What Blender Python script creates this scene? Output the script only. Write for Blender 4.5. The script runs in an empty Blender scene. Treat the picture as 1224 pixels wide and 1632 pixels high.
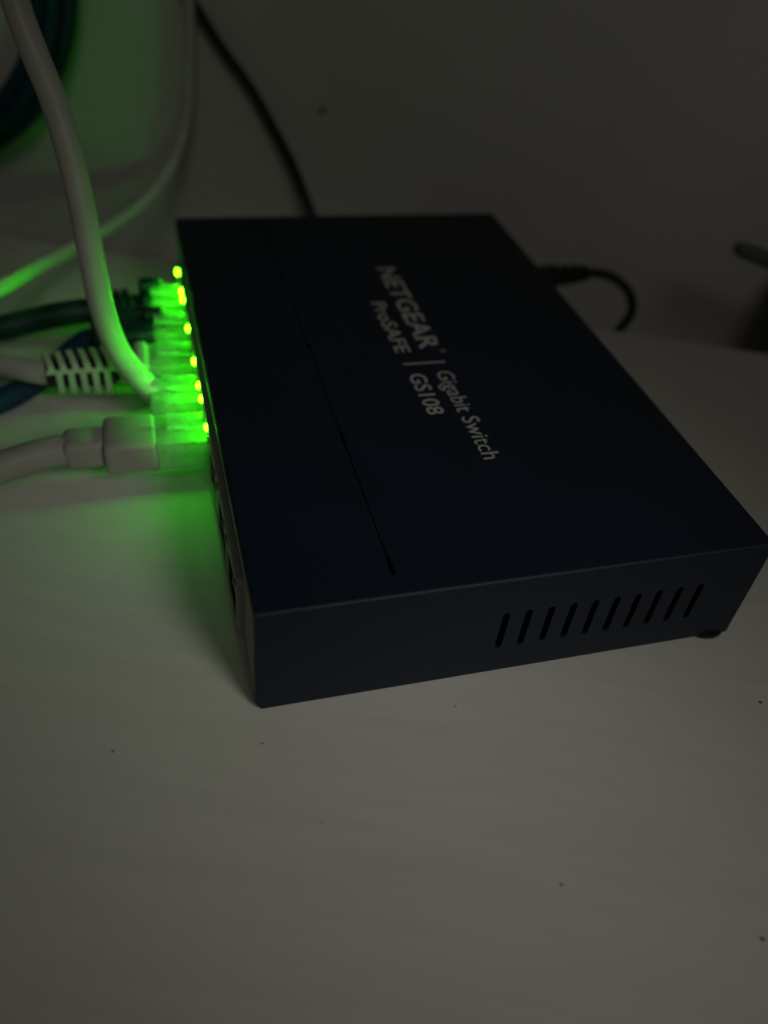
import bpy, bmesh, math, random
from mathutils import Vector, Matrix
random.seed(7)

# ------------------------------------------------------------------ camera, light, exposure
MM = 0.001                                   # everything below is written in millimetres
scene = bpy.context.scene
col = scene.collection

cam_d = bpy.data.cameras.new('camera')
cam = bpy.data.objects.new('camera', cam_d)
col.objects.link(cam)
scene.camera = cam
cam_d.sensor_fit = 'VERTICAL'
cam_d.sensor_height = 36.0
cam_d.lens = 36.0 * 1316.34 / 1632.0
cam_d.clip_start = 0.005
cam_d.clip_end = 20.0
cam_d.dof.use_dof = True
cam_d.dof.focus_distance = 0.162
cam_d.dof.aperture_fstop = 7.2
cam.matrix_world = Matrix(((0.96118672, 0.10647482, -0.25452545, -12.07265236 * MM),
                           (-0.25931151, 0.66369072, -0.7016211, -89.03954444 * MM),
                           (0.0942212, 0.74039026, 0.66554085, 131.01009389 * MM),
                           (0, 0, 0, 1)))

world = bpy.data.worlds.new('World')
scene.world = world
world.use_nodes = True
bg = world.node_tree.nodes['Background']
bg.inputs[0].default_value = (1.0, 0.96, 0.88, 1)
bg.inputs[1].default_value = 0.003

lamp_d = bpy.data.lights.new('desk_spot', 'SPOT')  # added spot, its narrow cone shaped to make the desk's brightness fall off
lamp = bpy.data.objects.new('desk_spot', lamp_d)
col.objects.link(lamp)
lamp_d.energy = 1.78
lamp_d.color = (0.985, 0.985, 0.90)
lamp_d.shadow_soft_size = 0.07
lamp_d.spot_size = math.radians(27)
lamp_d.spot_blend = 1.0
lamp.location = Vector((135, -250, 243)) * MM
aim = Vector((25, 24, 0)) * MM - lamp.location
lamp.rotation_euler = aim.to_track_quat('-Z', 'Y').to_euler()

fill_d = bpy.data.lights.new('wall_fill', 'AREA')  # unseen fill light, added mainly to brighten the wall
fill = bpy.data.objects.new('wall_fill', fill_d)
col.objects.link(fill)
fill_d.shape = 'DISK'
fill_d.size = 0.45
fill_d.energy = 0.70
fill_d.color = (1.0, 0.97, 0.90)
fill.location = Vector((-60, -900, 1040)) * MM
fill.rotation_euler = (Vector((40, 60, 0)) * MM - fill.location).to_track_quat('-Z', 'Y').to_euler()

vs = scene.view_settings
vs.view_transform = 'Standard'
vs.look = 'None'
vs.exposure = 0.0
vs.gamma = 1.0
vs.use_curve_mapping = False
scene.render.engine = 'CYCLES'
scene.cycles.use_denoising = True
scene.cycles.sample_clamp_indirect = 6.0
scene.cycles.max_bounces = 10
scene.cycles.transmission_bounces = 8
scene.cycles.transparent_max_bounces = 12
scene.cycles.caustics_reflective = False
scene.cycles.caustics_refractive = True

# ------------------------------------------------------------------ materials
def mat(name, color, rough=0.5, metallic=0.0, spec=0.5, noise=None, bump=None, emission=None):
    m = bpy.data.materials.new(name)
    m.use_nodes = True
    nt = m.node_tree
    b = nt.nodes['Principled BSDF']
    b.inputs['Base Color'].default_value = (*color, 1)
    b.inputs['Roughness'].default_value = rough
    b.inputs['Metallic'].default_value = metallic
    b.inputs['Specular IOR Level'].default_value = spec
    tc = nt.nodes.new('ShaderNodeTexCoord')
    if noise:
        scale, amount = noise
        n = nt.nodes.new('ShaderNodeTexNoise')
        n.inputs['Scale'].default_value = scale
        n.inputs['Detail'].default_value = 6
        nt.links.new(tc.outputs['Object'], n.inputs['Vector'])
        mr = nt.nodes.new('ShaderNodeMapRange')
        mr.inputs['From Min'].default_value = 0.3
        mr.inputs['From Max'].default_value = 0.7
        mr.inputs['To Min'].default_value = 1 - amount
        mr.inputs['To Max'].default_value = 1 + amount
        nt.links.new(n.outputs['Fac'], mr.inputs['Value'])
        mx = nt.nodes.new('ShaderNodeVectorMath')
        mx.operation = 'SCALE'
        mx.inputs[0].default_value = color
        nt.links.new(mr.outputs[0], mx.inputs['Scale'])
        nt.links.new(mx.outputs[0], b.inputs['Base Color'])
    if bump:
        scale, strength, dist = bump
        n = nt.nodes.new('ShaderNodeTexNoise')
        n.inputs['Scale'].default_value = scale
        n.inputs['Detail'].default_value = 4
        nt.links.new(tc.outputs['Object'], n.inputs['Vector'])
        bp = nt.nodes.new('ShaderNodeBump')
        bp.inputs['Strength'].default_value = strength
        bp.inputs['Distance'].default_value = dist
        nt.links.new(n.outputs['Fac'], bp.inputs['Height'])
        nt.links.new(bp.outputs[0], b.inputs['Normal'])
    if emission:
        b.inputs['Emission Color'].default_value = (*emission[0], 1)
        b.inputs['Emission Strength'].default_value = emission[1]
    return m

M_case = mat('painted_steel', (0.0052, 0.0114, 0.0240), 0.54, 0.0, 0.34, noise=(60, 0.10), bump=(5500, 0.18, 0.0001))
M_panel = mat('grey_panel', (0.32, 0.31, 0.285), 0.55, noise=(200, 0.08))
M_jack = mat('jack_plastic', (0.30, 0.29, 0.265), 0.45, noise=(200, 0.1))
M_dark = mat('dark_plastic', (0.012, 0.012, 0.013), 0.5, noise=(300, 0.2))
M_black = mat('black_rubber', (0.010, 0.0095, 0.009), 0.5, noise=(250, 0.2), bump=(900, 0.1, 0.0002))
M_print = mat('white_print', (0.46, 0.45, 0.42), 0.6, noise=(700, 0.10))
M_white = mat('white_cable_vinyl', (0.56, 0.53, 0.48), 0.42, noise=(90, 0.06), bump=(700, 0.06, 0.0002))
M_boot = mat('white_boot_plastic', (0.60, 0.58, 0.51), 0.45, noise=(120, 0.06))
M_greyboot = mat('grey_boot_plastic', (0.39, 0.36, 0.33), 0.55, noise=(120, 0.07))
M_navy = mat('navy_vinyl', (0.006, 0.016, 0.040), 0.55, noise=(120, 0.12))
M_teal = mat('teal_vinyl', (0.004, 0.027, 0.030), 0.55, noise=(120, 0.12))
M_blue = mat('blue_vinyl', (0.004, 0.036, 0.095), 0.65, noise=(120, 0.12))
M_coil = mat('coil_vinyl', (0.009, 0.034, 0.105), 0.55, noise=(120, 0.12))
M_thin = mat('thin_white_vinyl', (0.78, 0.75, 0.68), 0.45, noise=(90, 0.05))
M_grey = mat('grey_plastic', (0.13, 0.13, 0.12), 0.5, noise=(150, 0.08))
M_crumb = mat('dirt', (0.13, 0.12, 0.10), 0.9, noise=(900, 0.3))
M_gold = mat('gold_contact', (0.75, 0.52, 0.18), 0.3, 1.0, noise=(900, 0.1))
M_led_off = mat('led_lens', (0.10, 0.16, 0.08), 0.25, noise=(500, 0.1))
M_led = mat('lit_green_led', (0.1, 0.3, 0.05), 0.3, emission=((0.030, 1.0, 0.0006), 310.0))

def clear_plastic():
    m = bpy.data.materials.new('clear_polycarbonate')
    m.use_nodes = True
    nt = m.node_tree
    out = nt.nodes['Material Output']
    b = nt.nodes['Principled BSDF']
    b.inputs['Base Color'].default_value = (0.93, 0.95, 0.92, 1)
    b.inputs['Roughness'].default_value = 0.16
    b.inputs['IOR'].default_value = 1.35
    b.inputs['Transmission Weight'].default_value = 1.0
    tc = nt.nodes.new('ShaderNodeTexCoord')
    n = nt.nodes.new('ShaderNodeTexNoise')
    n.inputs['Scale'].default_value = 260
    n.inputs['Detail'].default_value = 3
    nt.links.new(tc.outputs['Object'], n.inputs['Vector'])
    bp = nt.nodes.new('ShaderNodeBump')
    bp.inputs['Strength'].default_value = 0.35
    bp.inputs['Distance'].default_value = 0.0006
    nt.links.new(n.outputs['Fac'], bp.inputs['Height'])
    nt.links.new(bp.outputs[0], b.inputs['Normal'])
    tr = nt.nodes.new('ShaderNodeBsdfTranslucent')
    tr.inputs[0].default_value = (0.86, 0.92, 0.86, 1)
    df = nt.nodes.new('ShaderNodeBsdfDiffuse')
    df.inputs[0].default_value = (0.62, 0.70, 0.62, 1)
    m1 = nt.nodes.new('ShaderNodeMixShader')
    m1.inputs[0].default_value = 0.5
    nt.links.new(tr.outputs[0], m1.inputs[1])
    nt.links.new(df.outputs[0], m1.inputs[2])
    m2 = nt.nodes.new('ShaderNodeMixShader')
    mr = nt.nodes.new('ShaderNodeMapRange')
    mr.inputs['From Min'].default_value = 0.35
    mr.inputs['From Max'].default_value = 0.65
    mr.inputs['To Min'].default_value = 0.35
    mr.inputs['To Max'].default_value = 0.75
    nt.links.new(n.outputs['Fac'], mr.inputs['Value'])
    nt.links.new(mr.outputs[0], m2.inputs[0])
    nt.links.new(b.outputs[0], m2.inputs[1])
    nt.links.new(m1.outputs[0], m2.inputs[2])
    nt.links.new(m2.outputs[0], out.inputs['Surface'])
    return m
M_clear = clear_plastic()

EDGE_DIR = Vector((1.0, -0.427, 0)).normalized()      # the desk's rear edge and the wall run this way
EDGE_NRM = Vector((0.427, 1.0, 0)).normalized()
EDGE_ANG = math.atan2(-0.427, 1.0)

def desk_material():
    m = bpy.data.materials.new('white_woodgrain_laminate')
    m.use_nodes = True
    nt = m.node_tree
    b = nt.nodes['Principled BSDF']
    tc = nt.nodes.new('ShaderNodeTexCoord')
    def noise(scale_xyz, detail, dist=0.0):
        mp = nt.nodes.new('ShaderNodeMapping')
        mp.inputs['Scale'].default_value = scale_xyz
        nt.links.new(tc.outputs['Object'], mp.inputs['Vector'])
        n = nt.nodes.new('ShaderNodeTexNoise')
        n.inputs['Scale'].default_value = 1.0
        n.inputs['Detail'].default_value = detail
        n.inputs['Distortion'].default_value = dist
        nt.links.new(mp.outputs[0], n.inputs['Vector'])
        return n
    grain = noise((26, 300, 1), 5, 0.5)
    fine = noise((70, 1300, 1), 3, 0.2)
    blot = noise((22, 34, 1), 4)
    ramp = nt.nodes.new('ShaderNodeValToRGB')
    e = ramp.color_ramp.elements
    e[0].position, e[0].color = 0.30, (0.54, 0.52, 0.465, 1)
    e[1].position, e[1].color = 0.62, (0.74, 0.72, 0.655, 1)
    nt.links.new(grain.outputs['Fac'], ramp.inputs[0])
    r2 = nt.nodes.new('ShaderNodeValToRGB')
    e = r2.color_ramp.elements
    e[0].position, e[0].color = 0.30, (0.90, 0.90, 0.885, 1)
    e[1].position, e[1].color = 0.70, (1, 1, 1, 1)
    nt.links.new(blot.outputs['Fac'], r2.inputs[0])
    mx = nt.nodes.new('ShaderNodeMixRGB')
    mx.blend_type = 'MULTIPLY'
    mx.inputs[0].default_value = 1.0
    nt.links.new(ramp.outputs[0], mx.inputs[1])
    nt.links.new(r2.outputs[0], mx.inputs[2])
    # wash the grain out so it only just shows
    wash = nt.nodes.new('ShaderNodeMixRGB')
    wash.inputs[0].default_value = 0.22
    wash.inputs[1].default_value = (0.70, 0.68, 0.62, 1)
    nt.links.new(mx.outputs[0], wash.inputs[2])
    nt.links.new(wash.outputs[0], b.inputs['Base Color'])
    b.inputs['Roughness'].default_value = 0.5
    b.inputs['Specular IOR Level'].default_value = 0.35
    bp = nt.nodes.new('ShaderNodeBump')
    bp.inputs['Strength'].default_value = 0.12
    bp.inputs['Distance'].default_value = 0.0002
    add = nt.nodes.new('ShaderNodeMath')
    nt.links.new(grain.outputs['Fac'], add.inputs[0])
    nt.links.new(fine.outputs['Fac'], add.inputs[1])
    nt.links.new(add.outputs[0], bp.inputs['Height'])
    nt.links.new(bp.outputs[0], b.inputs['Normal'])
    return m
M_desk = desk_material()
M_wall = mat('painted_wall', (0.80, 0.775, 0.715), 0.8, noise=(14, 0.05), bump=(160, 0.12, 0.001))

# ------------------------------------------------------------------ mesh helpers
def link(name, me, material, parent=None, smooth=False):
    o = bpy.data.objects.new(name, me)
    col.objects.link(o)
    if material:
        me.materials.clear()
        me.materials.append(material)
    if smooth:
        for p in me.polygons:
            p.use_smooth = True
    if parent is not None:
        o.parent = parent
    return o

def finish(bm, name):
    bmesh.ops.recalc_face_normals(bm, faces=bm.faces)
    bmesh.ops.scale(bm, vec=(MM, MM, MM), verts=bm.verts)
    me = bpy.data.meshes.new(name)
    bm.to_mesh(me)
    bm.free()
    return me

def bm_box(bm, x0, x1, y0, y1, z0, z1, bevel=0.0, seg=2):
    r = bmesh.ops.create_cube(bm, size=1.0)
    vs_ = r['verts']
    for v in vs_:
        v.co = Vector((x0 + (v.co.x + .5) * (x1 - x0), y0 + (v.co.y + .5) * (y1 - y0), z0 + (v.co.z + .5) * (z1 - z0)))
    if bevel > 0:
        es = list({e for v in vs_ for e in v.link_edges})
        bmesh.ops.bevel(bm, geom=es, offset=bevel, segments=seg, profile=0.5, affect='EDGES')

def box_mesh(name, *a, bevel=0.0, seg=2):
    bm = bmesh.new()
    bm_box(bm, *a, bevel=bevel, seg=seg)
    return finish(bm, name)

def catmull(pts, n=10):
    P = [Vector(p) for p in pts]
    P = [2 * P[0] - P[1]] + P + [2 * P[-1] - P[-2]]
    out = []
    for i in range(1, len(P) - 2):
        a, b, c, d = P[i - 1:i + 3]
        for k in range(n):
            t = k / n
            out.append(0.5 * ((2 * b) + (c - a) * t + (2 * a - 5 * b + 4 * c - d) * t * t + (3 * b - a - 3 * c + d) * t ** 3))
    out.append(P[-2])
    return out

def bm_sweep(bm, path, radius, sides=18, flat=None, round_ends=False):
    """tube along path; radius may be a number or a list; flat=(a, b) scales the section's two axes"""
    n = len(path)
    rad = radius if isinstance(radius, (list, tuple)) else [radius] * n
    t0 = (path[1] - path[0]).normalized()
    up = Vector((0, 0, 1)) if abs(t0.z) < 0.9 else Vector((0, 1, 0))
    u = (up - t0 * up.dot(t0)).normalized()
    rings = []
    for i in range(n):
        t = (path[min(i + 1, n - 1)] - path[max(i - 1, 0)]).normalized()
        u = (u - t * u.dot(t)).normalized()
        w = t.cross(u)
        fa, fb = flat or (1, 1)
        ring = []
        for k in range(sides):
            a = 2 * math.pi * k / sides
            ring.append(bm.verts.new(path[i] + (u * math.cos(a) * fa + w * math.sin(a) * fb) * rad[i]))
        rings.append(ring)
    for i in range(n - 1):
        for k in range(sides):
            bm.faces.new((rings[i][k], rings[i][(k + 1) % sides], rings[i + 1][(k + 1) % sides], rings[i + 1][k]))
    bm.faces.new(rings[0][::-1])
    bm.faces.new(rings[-1])

def tube_mesh(name, pts, r, n=10, **kw):
    bm = bmesh.new()
    path = catmull(pts, n)
    if isinstance(r, tuple):                  # a lead that turns its wider side towards one end
        r = [r[0] + (r[1] - r[0]) * i / (len(path) - 1) for i in range(len(path))]
    bm_sweep(bm, path, r, **kw)
    return finish(bm, name)

def boolean(me, cutters):
    """cut a list of meshes out of me, return the result as a plain mesh"""
    base = bpy.data.objects.new('tmp', me)
    col.objects.link(base)
    tmp = []
    for c in cutters:
        co = bpy.data.objects.new('tmp_cut', c)
        col.objects.link(co)
        tmp.append(co)
        md = base.modifiers.new('b', 'BOOLEAN')
        md.operation = 'DIFFERENCE'
        md.solver = 'EXACT'
        md.object = co
    dg = bpy.context.evaluated_depsgraph_get()
    dg.update()
    res = bpy.data.meshes.new_from_object(base.evaluated_get(dg))
    for o in tmp + [base]:
        bpy.data.objects.remove(o)
    return res

def tag(o, label, cat, group=None):
    o['label'] = label
    o['category'] = cat
    if group:
        o['group'] = group
    return o

def empty(name, loc=(0, 0, 0)):
    o = bpy.data.objects.new(name, None)
    o.empty_display_size = 0.01
    col.objects.link(o)
    return o

# ------------------------------------------------------------------ setting: desk and wall
DZ = -1.0                                   # the desk surface
EDGE_PT = Vector((-56.9, 210.0, 0))
def wl(s, g, z):                            # s along the rear edge, g beyond it, z up
    return EDGE_PT + EDGE_DIR * s + EDGE_NRM * g + Vector((0, 0, z))

bm = bmesh.new()
bm_box(bm, -500, 700, -520, 0, DZ - 18, DZ, bevel=0.8, seg=2)
desk = link('desk_top', finish(bm, 'desk_top'), M_desk)
desk.location = EDGE_PT * MM
desk.rotation_euler.z = EDGE_ANG
desk['kind'] = 'structure'

GAP = 50.0
bm = bmesh.new()
bm_box(bm, -500, 700, GAP, GAP + 60, -260, 480)
wall = link('wall', finish(bm, 'wall'), M_wall)
wall.location = EDGE_PT * MM
wall.rotation_euler.z = EDGE_ANG
wall['kind'] = 'structure'

# a little chipped plug of filler in the wall
bm = bmesh.new()
bmesh.ops.create_icosphere(bm, subdivisions=2, radius=1.0)
for v in bm.verts:
    v.co = Vector((v.co.x * 1.35, v.co.y * 0.3, v.co.z * 1.0)) * random.uniform(0.85, 1.15)
mark = link('nail_hole', finish(bm, 'nail_hole'), M_crumb, wall, True)
mark.location = Vector((101.9, GAP - 0.05, 39.7)) * MM

# ------------------------------------------------------------------ the network switch
W, L, H = 102.0, 158.0, 26.45
sw = empty('network_switch')
tag(sw, 'dark navy metal eight-port network switch with white lettering lying on the desk', 'network switch')

# cover: top and two vented sides, folded from sheet steel
bm = bmesh.new()
bm_box(bm, 0, W, 0, L, 0, H)
es = [e for e in bm.edges if all(abs(v.co.z - H) < 1e-4 for v in e.verts)]
bmesh.ops.bevel(bm, geom=es, offset=0.9, segments=4, profile=0.5, affect='EDGES')
es = [e for e in bm.edges if abs(e.verts[0].co.z - e.verts[1].co.z) > 20]
bmesh.ops.bevel(bm, geom=es, offset=0.5, segments=2, profile=0.5, affect='EDGES')
cover = finish(bm, 'cover')
cuts = [box_mesh('c', -5, W + 5, 0.9, L - 0.9, -5, H - 0.9)]
# vent slots in both sides
bm = bmesh.new()
for side in (0, 1):
    for i in range(10):
        x = 46.9 + 4.64 * i
        y = -3.0 if side == 0 else L - 3.0
        z0, z1, r = 7.2, 17.4, 0.72
        prof = []
        for k in range(7):
            a = math.pi * k / 6
            prof.append((x + r * math.cos(a), z1 - r + r * math.sin(a)))
        for k in range(7):
            a = math.pi + math.pi * k / 6
            prof.append((x + r * math.cos(a), z0 + r + r * math.sin(a)))
        f0 = [bm.verts.new((px, y, pz)) for px, pz in prof]
        f1 = [bm.verts.new((px, y + 6, pz)) for px, pz in prof]
        m_ = len(prof)
        bm.faces.new(f0)
        bm.faces.new(f1[::-1])
        for k in range(m_):
            bm.faces.new((f0[k], f0[(k + 1) % m_], f1[(k + 1) % m_], f1[k]))
cuts.append(finish(bm, 'c'))
# the seam across the top with its wider gaps, and the cut lower corner
bm = bmesh.new()
bm_box(bm, 25.15, 25.45, 5.6, 156.0, H - 0.6, H + 3)
cuts.append(finish(bm, 'c'))
for ya, yb in ((5.0, 9.8), (43.0, 47.2), (81.0, 84.6), (118.0, 121.0)):
    cuts.append(box_mesh('c', 24.95, 25.75, ya, yb, H - 1.5, H + 3))
bm = bmesh.new()
for y0 in (-2, L - 4):
    vv = [bm.verts.new(p) for p in ((-2, y0, -2), (1.1, y0, -2), (1.1, y0, -0.0001), (-0.0001, y0, 2.6), (-2, y0, 2.6))]
    ww = [bm.verts.new(v.co + Vector((0, 6, 0))) for v in vv]
    bm.faces.new(vv)
    bm.faces.new(ww[::-1])
    for k in range(5):
        bm.faces.new((vv[k], vv[(k + 1) % 5], ww[(k + 1) % 5], ww[k]))
cuts.append(finish(bm, 'c'))
o = link('cover', boolean(cover, cuts), M_case, sw)

# tray inside the cover: floor, port panel, rear panel
tray = box_mesh('tray', 1.0, W - 0.6, 1.2, L - 1.2, 0.2, 1.2)
link('tray', tray, M_dark, sw)
N_PORT, PITCH, C0 = 8, 16.0, 22.5
PC = [C0 + PITCH * i for i in range(N_PORT)]
JX = -1.1
open_cuts = []
for c in PC:
    open_cuts.append(box_mesh('c', -6, 14.5, c - 6.1, c + 6.1, 5.7, 14.2))
    open_cuts.append(box_mesh('c', -6, 14.5, c - 3.2, c + 3.2, 13.6, 16.2))
pan = box_mesh('port_panel', 0.25, 1.0, 1.1, L - 1.1, 1.3, H - 1.0)
link('port_panel', boolean(pan, [box_mesh('c', -3, 5, PC[0] - 8.2, PC[-1] + 8.2, 4.6, 20.0)]), M_panel, sw)
jb = box_mesh('jack_block', JX, 15.5, PC[0] - 7.6, PC[-1] + 8.0, 4.7, 19.8, bevel=0.25)
# thin recesses between neighbouring jacks
for c in PC[:-1]:
    open_cuts.append(box_mesh('c', -6, JX + 0.5, c + 7.8, c + 8.2, 0, 25))
open_cuts.append(box_mesh('c', -6, JX + 0.35, PC[0] - 20, PC[-1] + 20, 18.4, 18.8))
jack = link('jack_block', boolean(jb, open_cuts), M_jack, sw)
for c in PC:
    bm = bmesh.new()                         # liner and back wall, coloured dark to give each port its inner shade
    bm_box(bm, 13.6, 14.4, c - 6.05, c + 6.05, 5.75, 14.15)
    for q in ((c - 6.08, c - 5.85, 5.75, 14.15), (c + 5.85, c + 6.08, 5.75, 14.15), (c - 5.85, c + 5.85, 5.72, 5.78), (c - 5.85, c - 3.2, 13.95, 14.18), (c + 3.2, c + 5.85, 13.95, 14.18)):
        bm_box(bm, JX + 0.25, 13.6, *q)
    po = link('port', finish(bm, 'port'), M_dark, sw)
    bm = bmesh.new()
    for k in range(8):
        y = c - 3.57 + 1.02 * k
        bm_sweep(bm, [Vector((1.5, y, 13.9)), Vector((6, y, 12.6)), Vector((12, y, 11.0)), Vector((13.6, y, 11.6))], 0.2, sides=6)
    link('contact', finish(bm, 'contact'), M_gold, po)
rp = box_mesh('rear_panel', W - 1.0, W - 0.3, 1.1, L - 1.1, 1.3, H - 1.0)
link('rear_panel', rp, M_case, sw)
bm = bmesh.new()
bm_sweep(bm, [Vector((W - 8, 136.5, 13)), Vector((W + 0.6, 136.5, 13))], 4.2, sides=20)
link('power_socket', finish(bm, 'power_socket'), M_dark, sw)

# LEDs, two at the upper corners of each jack
lit = {(3, -1), (3, 1), (4, -1), (4, 1), (5, 1), (6, 1), (7, -1), (7, 1)}
bm = bmesh.new()
bmesh.ops.create_uvsphere(bm, u_segments=14, v_segments=10, radius=1.0)
for v in bm.verts:
    v.co = Vector((v.co.x * 0.42, v.co.y * 0.92, v.co.z * 0.78))
led_on = finish(bm, 'led_lens_lit')
led_off = led_on.copy()
led_y = {(3, -1): -5.6, (3, 1): 5.8, (4, -1): -4.6, (4, 1): 6.2, (5, 1): 6.4, (6, 1): 6.2, (7, -1): -5.2, (7, 1): 6.6}
for i, c in enumerate(PC):
    for s in (-1, 1):
        on = (i, s) in lit
        me = led_on if on else led_off
        ld = link('led', me, M_led if on else M_led_off, sw, True)
        ld.location = Vector((JX - 0.1, c + led_y.get((i, s), 5.8 * s), 17.2)) * MM
        if on:
            ld['label'] = 'lit green status light'

# rubber feet
for (x, y) in ((97.8, 3.9), (96.5, L - 34), (9, 9), (9, L - 9)):
    bm = bmesh.new()
    prof = [(0.0, 5.2), (0.35, 5.4), (0.9, 5.0), (1.0, 4.6)]
    bm_sweep(bm, [Vector((x, y, 0.15 - 1.14 * k / 4)) for k in range(5)], [4.7, 4.9, 4.9, 4.7, 4.3], sides=24)
    link('rubber_foot', finish(bm, 'rubber_foot'), M_black, sw)

# printed lettering (reads from the port side)
def lettering(txt, y0, y1, x0, cap, weight, name='lettering'):
    cu = bpy.data.curves.new('t', 'FONT')
    cu.body = txt
    cu.size = 1.0
    cu.offset = weight
    cu.resolution_u = 4
    to = bpy.data.objects.new('t', cu)
    col.objects.link(to)
    dg = bpy.context.evaluated_depsgraph_get()
    dg.update()
    me = bpy.data.meshes.new_from_object(to.evaluated_get(dg))
    bpy.data.objects.remove(to)
    xs = [v.co.x for v in me.vertices]
    lo, hi = min(xs), max(xs)
    capu = 0.729                              # cap height of the built-in face, em units
    for v in me.vertices:
        a = (v.co.x - lo) / (hi - lo)
        v.co = Vector((x0 + v.co.y / capu * cap, y0 + (y1 - y0) * a, H + 0.05)) * MM
    bm = bmesh.new()
    bm.from_mesh(me)
    bm.normal_update()
    if bm.faces and sum(f.normal.z for f in bm.faces) < 0:
        bmesh.ops.reverse_faces(bm, faces=bm.faces)
    bm.to_mesh(me)
    bm.free()
    return link(name, me, M_print, sw)
lettering('NETGEAR', 121.2, 77.4, 52.6, 5.6, 0.018)
lettering('®', 76.8, 75.4, 57.0, 1.6, 0.0)
lettering('Gigabit Switch', 67.2, 33.6, 53.0, 4.2, 0.002)
lettering('ProSAFE', 101.6, 76.4, 45.9, 4.1, 0.012)
lettering('GS108', 66.8, 50.6, 46.1, 4.1, 0.012)
bm = bmesh.new()
bm_box(bm, 46.2, 56.8, 71.0, 71.55, H + 0.02, H + 0.06)
link('divider_bar', finish(bm, 'divider_bar'), M_print, sw)

# ------------------------------------------------------------------ network leads
def clear_plug(parent, c, zc=9.8, x_out=-12.4):
    """moulded clear modular plug pushed into port c"""
    bm = bmesh.new()
    bm_box(bm, x_out, 8.0, c - 5.8, c + 5.8, zc - 4.0, zc + 3.9, bevel=0.35)
    p = link('plug', finish(bm, 'plug'), M_clear, parent)
    bm = bmesh.new()                          # sprung locking tab on top of the plug
    vv = [(-9.5, zc + 6.4), (4.5, zc + 4.7), (4.5, zc + 4.0), (-9.5, zc + 5.5)]
    a = [bm.verts.new((x, c - 2.6, z)) for x, z in vv]
    b = [bm.verts.new((x, c + 2.6, z)) for x, z in vv]
    bm.faces.new(a); bm.faces.new(b[::-1])
    for k in range(4):
        bm.faces.new((a[k], a[(k + 1) % 4], b[(k + 1) % 4], b[k]))
    link('locking_tab', finish(bm, 'locking_tab'), M_clear, p)
    bm = bmesh.new()                          # the eight wires seen through the plastic
    for k in range(8):
        y = c - 3.57 + 1.02 * k
        bm_sweep(bm, [Vector((x_out + 2.0, y, zc + 0.2)), Vector((2, y, zc + 0.2)), Vector((6.5, y, zc + 1.8))], 0.38, sides=6)
    link('wire', finish(bm, 'wire'), M_boot, p)
    return p

def halfring(bm, x, w, c, zc, ry, rz, thick, a0, a1, n=14, lean=-0.22):
    """a rib: part of a rounded-square ring of width w around the lead's axis (which runs along x)"""
    def pt(a, r):
        ca, sa = math.cos(a), math.sin(a)
        k = (abs(ca) ** 4 + abs(sa) ** 4) ** -0.25
        return c + (ry + r) * k * ca, zc + (rz + r) * k * sa
    rows = []
    for i in range(n + 1):
        a = a0 + (a1 - a0) * i / n
        yi, zi = pt(a, -thick)
        yo, zo = pt(a, 0)
        ki, ko = lean * (yi - c), lean * (yo - c)
        rows.append([bm.verts.new((x - w / 2 + ki, yi, zi)), bm.verts.new((x - w / 2 + ko, yo, zo)), bm.verts.new((x + w / 2 + ko, yo, zo)), bm.verts.new((x + w / 2 + ki, yi, zi))])
    for i in range(n):
        for k in range(4):
            bm.faces.new((rows[i][k], rows[i][(k + 1) % 4], rows[i + 1][(k + 1) % 4], rows[i + 1][k]))
    bm.faces.new(rows[0]); bm.faces.new(rows[-1][::-1])

def ribbed_boot(parent, c, zc, x0, x1, material, n, ry, rz, core_mat, sleeve_to):
    """snag-proof boot: a solid sleeve at the plug, then staggered ribs towards the cable"""
    bm = bmesh.new()
    bm_box(bm, x0 - 3.6, x0, c - ry, c + ry, zc - rz * .85, zc + rz * .85, bevel=1.2, seg=3)
    bm_box(bm, sleeve_to - .5, x0 - 3.0, c - ry * .62, c + ry * .62, zc - rz * .5, zc + rz * .6, bevel=1.2, seg=3)
    b = link('boot', finish(bm, 'boot'), material, parent)
    bm = bmesh.new()
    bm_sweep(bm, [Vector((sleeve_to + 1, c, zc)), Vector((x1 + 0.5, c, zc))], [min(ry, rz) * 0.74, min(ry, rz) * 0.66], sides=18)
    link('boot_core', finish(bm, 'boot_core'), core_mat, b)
    step = (sleeve_to - x1) / n
    roll = math.radians(-36)                  # the spine between the two rows of ribs faces up and to the front
    for i in range(n):
        f = 1.0 - 0.16 * i / n
        for half in (0, 1):
            x = sleeve_to - step * (i + 0.55 + 0.5 * half)
            if x < x1:
                continue
            bm = bmesh.new()
            halfring(bm, x, step * 0.52, c, zc, ry * f * 0.92, rz * f * 0.92, 1.3,
                     roll + half * math.pi + 0.05, roll + half * math.pi + math.pi - 0.05)
            link('rib', finish(bm, 'rib'), material, b)
    bm = bmesh.new()
    for a in (roll, roll + math.pi):
        ca, sa = math.cos(a), math.sin(a)
        k = (abs(ca) ** 4 + abs(sa) ** 4) ** -0.25
        pts = []
        for t in range(5):
            f = 1.0 - 0.16 * t / 4
            pts.append(Vector((sleeve_to + 0.5 + (x1 + 0.3 - sleeve_to) * t / 4, c + ry * f * .80 * k * ca, zc + rz * f * .80 * k * sa)))
        bm_sweep(bm, pts, 0.62, sides=8)
    link('spine', finish(bm, 'spine'), material, b)
    return b

ZP = 9.8
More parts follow.
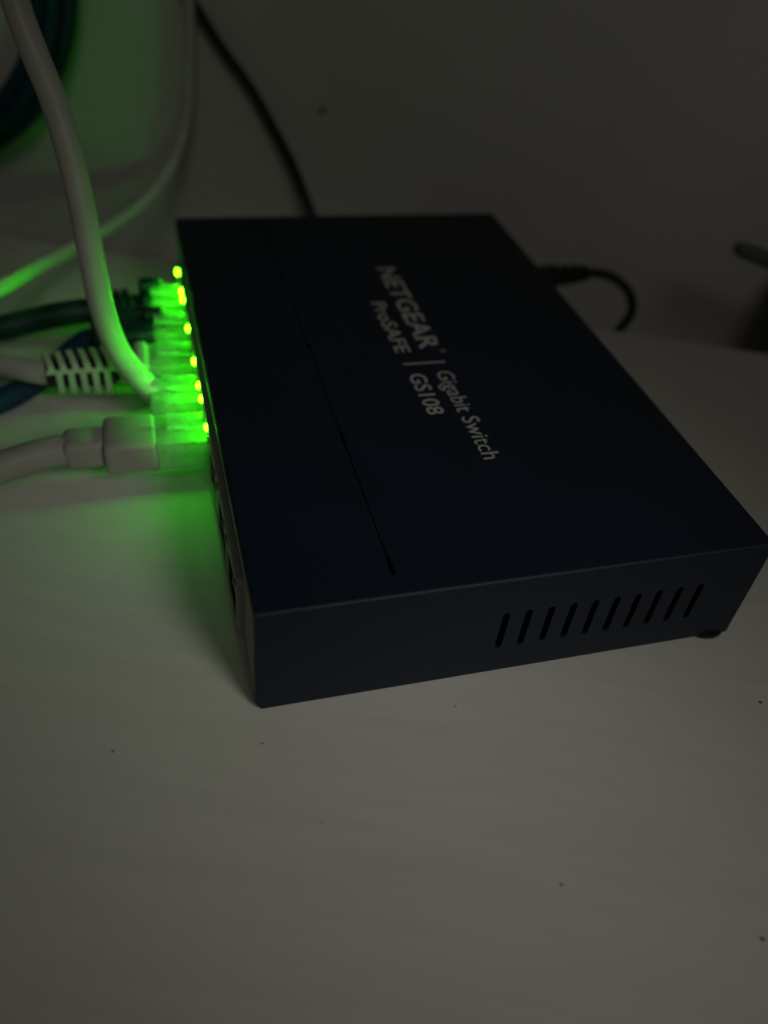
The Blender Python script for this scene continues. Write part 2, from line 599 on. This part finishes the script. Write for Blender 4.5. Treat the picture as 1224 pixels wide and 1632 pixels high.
# 1: grey moulded boot, nearest the camera
c = PC[3]
lead = tag(empty('network_lead'), 'pale grey network cable with smooth stepped boot, nearest plug to the empty ports', 'network cable')
clear_plug(lead, c)
bm = bmesh.new()
bm_box(bm, -24.0, -11.9, c - 6.1, c + 6.6, ZP - 4.2, ZP + 4.3, bevel=1.5, seg=3)
bt = link('boot', finish(bm, 'boot'), M_greyboot, lead)
bm = bmesh.new()
bm_box(bm, -32.6, -23.5, c - 3.9, c + 4.1, ZP - 3.3, ZP + 3.7, bevel=1.5, seg=3)
link('boot_neck', finish(bm, 'boot_neck'), M_greyboot, bt)
link('cable', tube_mesh('cable', [(-31.5, c, ZP), (-35, c - .1, ZP), (-40, c - 1, ZP - .4), (-47, c - 2.4, 8.2), (-58, c - 3, 6), (-73, c - 5, 3.4), (-95, c - 9, 2.9)], 3.5), M_greyboot, lead)

# 2: thick white lead rising to the top of the picture
c = PC[4]
lead = tag(empty('network_lead'), 'thick white network cable arching up from its plug to the top left', 'network cable')
clear_plug(lead, c, x_out=-12.8)
link('cable', tube_mesh('cable', [(-5, c + .6, 10.2), (-10.5, c + 1.2, 11.4), (-14.2, c + 2.6, 15.0), (-17.2, 91.0, 19.0), (-19.6, 92.0, 24.5), (-21.2, 93.2, 33.2), (-21.9, 95.6, 42.5), (-22.4, 99.0, 52.6), (-23.5, 103.0, 63.2), (-25.4, 107.2, 73.3), (-27.8, 110.3, 81.3), (-29.7, 113.7, 87.8), (-31.5, 119.0, 95.4), (-33.2, 126.2, 103.6), (-36, 140, 116)], 2.85), M_white, lead)

# 3: white ribbed boot
c = PC[5]
lead = tag(empty('network_lead'), 'white network cable with ribbed strain relief boot passing behind the thick cable', 'network cable')
clear_plug(lead, c)
ribbed_boot(lead, c, ZP + .4, -12.0, -37.5, M_boot, 6, 6.1, 5.4, M_dark, -20.5)  # dark core colour stands in for shade in the gaps between white ribs
link('cable', tube_mesh('cable', [(-28, c, ZP + .4), (-36, c, ZP + .4), (-40, c + 1.2, ZP + .2), (-44, c + 3.6, 9.8), (-49, c + 7.2, 9.0), (-60, c + 15, 7.0), (-78, c + 20, 4.0), (-110, c + 22, 2.0)], 2.9), M_white, lead)

# 4: navy lead
c = PC[6]
lead = tag(empty('network_lead'), 'navy blue network cable with smooth boot, dipping under the white ribbed one', 'network cable')
clear_plug(lead, c)
bm = bmesh.new()
bm_box(bm, -26.0, -9.5, c - 6.4, c + 6.4, ZP - 4.4, ZP + 4.9, bevel=1.6, seg=3)
bt = link('boot', finish(bm, 'boot'), M_navy, lead)
bm = bmesh.new()
bm_box(bm, -12.5, -6.5, c + 0.5, c + 5.0, ZP + 3.0, ZP + 7.0, bevel=1.2, seg=3)
link('tab_guard', finish(bm, 'tab_guard'), M_navy, bt)
link('cable', tube_mesh('cable', [(-22, c, ZP), (-26, c, ZP), (-29.2, c - .6, ZP - 1), (-33, c - 1.8, 6.2), (-38, c - 4.2, 2.9), (-43.9, c - 10, 2.2), (-50, c - 15.3, 2.2), (-61, c - 22, 2.2), (-85, c - 28, 2.2)], 3.1), M_blue, lead)

# 5: dark teal lead in the last port
c = PC[7]
lead = tag(empty('network_lead'), 'dark teal network cable with ribbed boot in the farthest port', 'network cable')
clear_plug(lead, c)
b5 = ribbed_boot(lead, c, ZP, -9.0, -26.0, M_teal, 5, 6.0, 5.2, M_teal, -14.5)
bm = bmesh.new()
bm_box(bm, -12.5, -6.0, c + 0.2, c + 5.4, ZP + 3.0, ZP + 7.2, bevel=1.2, seg=3)
link('tab_guard', finish(bm, 'tab_guard'), M_teal, b5)
link('cable', tube_mesh('cable', [(-18, c, ZP), (-25.5, c, ZP), (-33.7, c - 1.4, 9.8), (-42.3, c - 1.9, 8.4), (-50.5, c - 3, 7), (-63.5, c - 2.4, 5), (-80, c + 2, 3.2), (-120, c + 8, 2.6)], 3.5), M_teal, lead)

# thin white lead swooping along the wall
tag(link('thin_cable', tube_mesh('thin_cable', [(11.2, 229.8, 98.6), (12.0, 229.5, 89.2), (13.1, 229.1, 76.0), (13.1, 227.9, 62.0), (12.1, 227.3, 46.9), (9.8, 225.0, 33.2), (4.4, 219.7, 21.1), (-5.2, 210.7, 11.9), (-17.7, 197.6, 8.0), (-32.7, 177.9, 7.9), (-42.4, 156.0, 12.1), (-48.7, 135.8, 17.1), (-56.1, 120.5, 19.7), (-72, 104, 19)], (1.7, 2.7), flat=(1.1, 0.9)), M_thin, None, True),
    'thin white cable sweeping down the wall in a wide curve', 'cable')

# coil of blue cable hanging at the wall, top left
pts = []
turns = [66.4, 71.6, 75.2]
steps = 60
for k in range(3 * steps + 1):
    t = k / steps
    i = min(int(t), 2)
    f = t - i
    r = turns[i]
    if f > 0.8 and i < 2:
        q = (f - 0.8) / 0.2
        r += (turns[i + 1] - turns[i]) * q * q * (3 - 2 * q)
    a = math.radians(170) + 2 * math.pi * t
    g = 38 + (.5, -2.2, 2.6)[i] + 0.5 * math.sin(a * 2.0 + i)
    pts.append(wl(-56 + r * math.cos(a), g, 80 + r * math.sin(a)))
bm = bmesh.new()
bm_sweep(bm, pts, 2.85, sides=16)
tag(link('cable_coil', finish(bm, 'cable_coil'), M_coil, None, True), 'coil of dark blue cable hanging against the wall at top left', 'cable coil')

# black power lead: plug at the back, loop over the desk's rear edge, up the wall
pl = tag(empty('power_lead'), 'black power cord running down the wall to a plug behind the switch', 'power cord')
bm = bmesh.new()
bm_sweep(bm, [Vector((x, 136.5, 13.0 + .06 * (x - 102))) for x in (101, 103, 103.5, 118, 119, 119.1, 121, 121.1, 122.3, 122.4, 124.3, 124.4, 125.6, 125.7, 127.6, 127.7, 129.5)], [2.7, 2.7, 3.7, 3.8, 3.4, 2.6, 2.6, 3.3, 3.3, 2.4, 2.4, 3.1, 3.1, 2.3, 2.3, 2.8, 2.4], sides=20)
link('plug', finish(bm, 'plug'), M_black, pl)
CORD = 1.55
link('cord', tube_mesh('cord', [(129, 136.5, 14.6), (133.5, 135.8, 14.8), (138.5, 133.8, 13.9), (143.2, 130.8, 10.6), (145.4, 128.6, 5.0), (143.5, 128.2, -1.0), (140.0, 131.5, -8), (131, 142, -16), (112, 158, -20), (85, 176, -18), (64, 196, -12), (56, 205, -3), (52.1, 209.1, 6.7), (46.7, 213.6, 20.0), (40.3, 217.4, 31.8), (32.2, 222.0, 44.8), (22.4, 226.2, 57.1), (14.1, 229.7, 68.9), (0.9, 235.3, 84.5), (-7.4, 238.9, 93.2)], CORD), M_black, pl, True)

# right edge: grey stick-like tube end and a black adapter against the wall
bm = bmesh.new()
a, b_ = Vector((170.6, 122.0, 29.3)), Vector((200, 109.5, 22.5))
d = (b_ - a).normalized()
path = [a + d * t for t in (0, 0.4, 1.2, 2.4, 4, 12, 22, 32)] + [Vector((206, 105, 18)), Vector((209, 101, 9)), Vector((210, 99, 1.0))]
bm_sweep(bm, path, [0.8, 1.5, 2.0, 2.3, 2.5, 2.6, 2.7, 2.7, 2.7, 2.7, 2.7], sides=18)
tag(link('grey_tube', finish(bm, 'grey_tube'), M_grey, None, True), 'blunt grey tube end poking in from the right edge', 'tube')
ad = tag(empty('power_adapter'), 'black plastic power adapter against the wall at the right edge', 'power adapter')
bm = bmesh.new()
bm_box(bm, 0, 46, 0, 21.5, 0, 22, bevel=2.2, seg=3)
body = link('body', finish(bm, 'body'), M_dark, ad)
bm = bmesh.new()
bm_box(bm, 8, 38, 21.2, 34.9, 3, 19, bevel=0.6)
link('wall_plug', finish(bm, 'wall_plug'), M_dark, ad)
ad.location = wl(275.5, 13.5, -3.0) * MM
ad.rotation_euler.z = EDGE_ANG

# ------------------------------------------------------------------ crumbs on the desk
spots = [(-25.4, -3.0, .45, 'tiny pale crumb on the desk, far left of the switch corner'),
         (0.3, -6.7, .40, 'tiny crumb on the desk just in front of the switch corner'),
         (7.8, -23.5, .42, 'dark crumb in the middle of the bare desk'),
         (43.6, -42.4, .48, 'dark round crumb lowest on the bare desk, right of centre'),
         (99.1, -17.5, .62, 'dark crumb near the right edge below the rubber foot'),
         (71.9, -57.7, .75, 'largest dark crumb at the lower right edge of the desk'),
         (37.6, -6.1, .38, 'tiny crumb on the desk below the vent slots')]
for x, y, r, lab in spots:
    bm = bmesh.new()
    bmesh.ops.create_icosphere(bm, subdivisions=2, radius=r * .42)
    sx, sy = random.uniform(.8, 1.3), random.uniform(.7, 1.1)
    for v in bm.verts:
        v.co = Vector((v.co.x * sx, v.co.y * sy, v.co.z * .6)) * random.uniform(.8, 1.2)
    cr = link('crumb', finish(bm, 'crumb'), M_crumb, None, True)
    cr.location = Vector((x, y, DZ + r * .25)) * MM
    tag(cr, lab, 'crumb', 'crumbs scattered on the desk')

# ------------------------------------------------------------------ shade smooth by angle where it helps
for o in bpy.data.objects:
    if o.type == 'MESH' and o.name.split('.')[0] in ('cable', 'boot', 'boot_neck', 'tab_guard', 'boot_core', 'rubber_foot', 'cover', 'body', 'spine', 'contact', 'wire'):
        me = o.data
        for p in me.polygons:
            p.use_smooth = True
        me.set_sharp_from_angle(angle=math.radians(35))
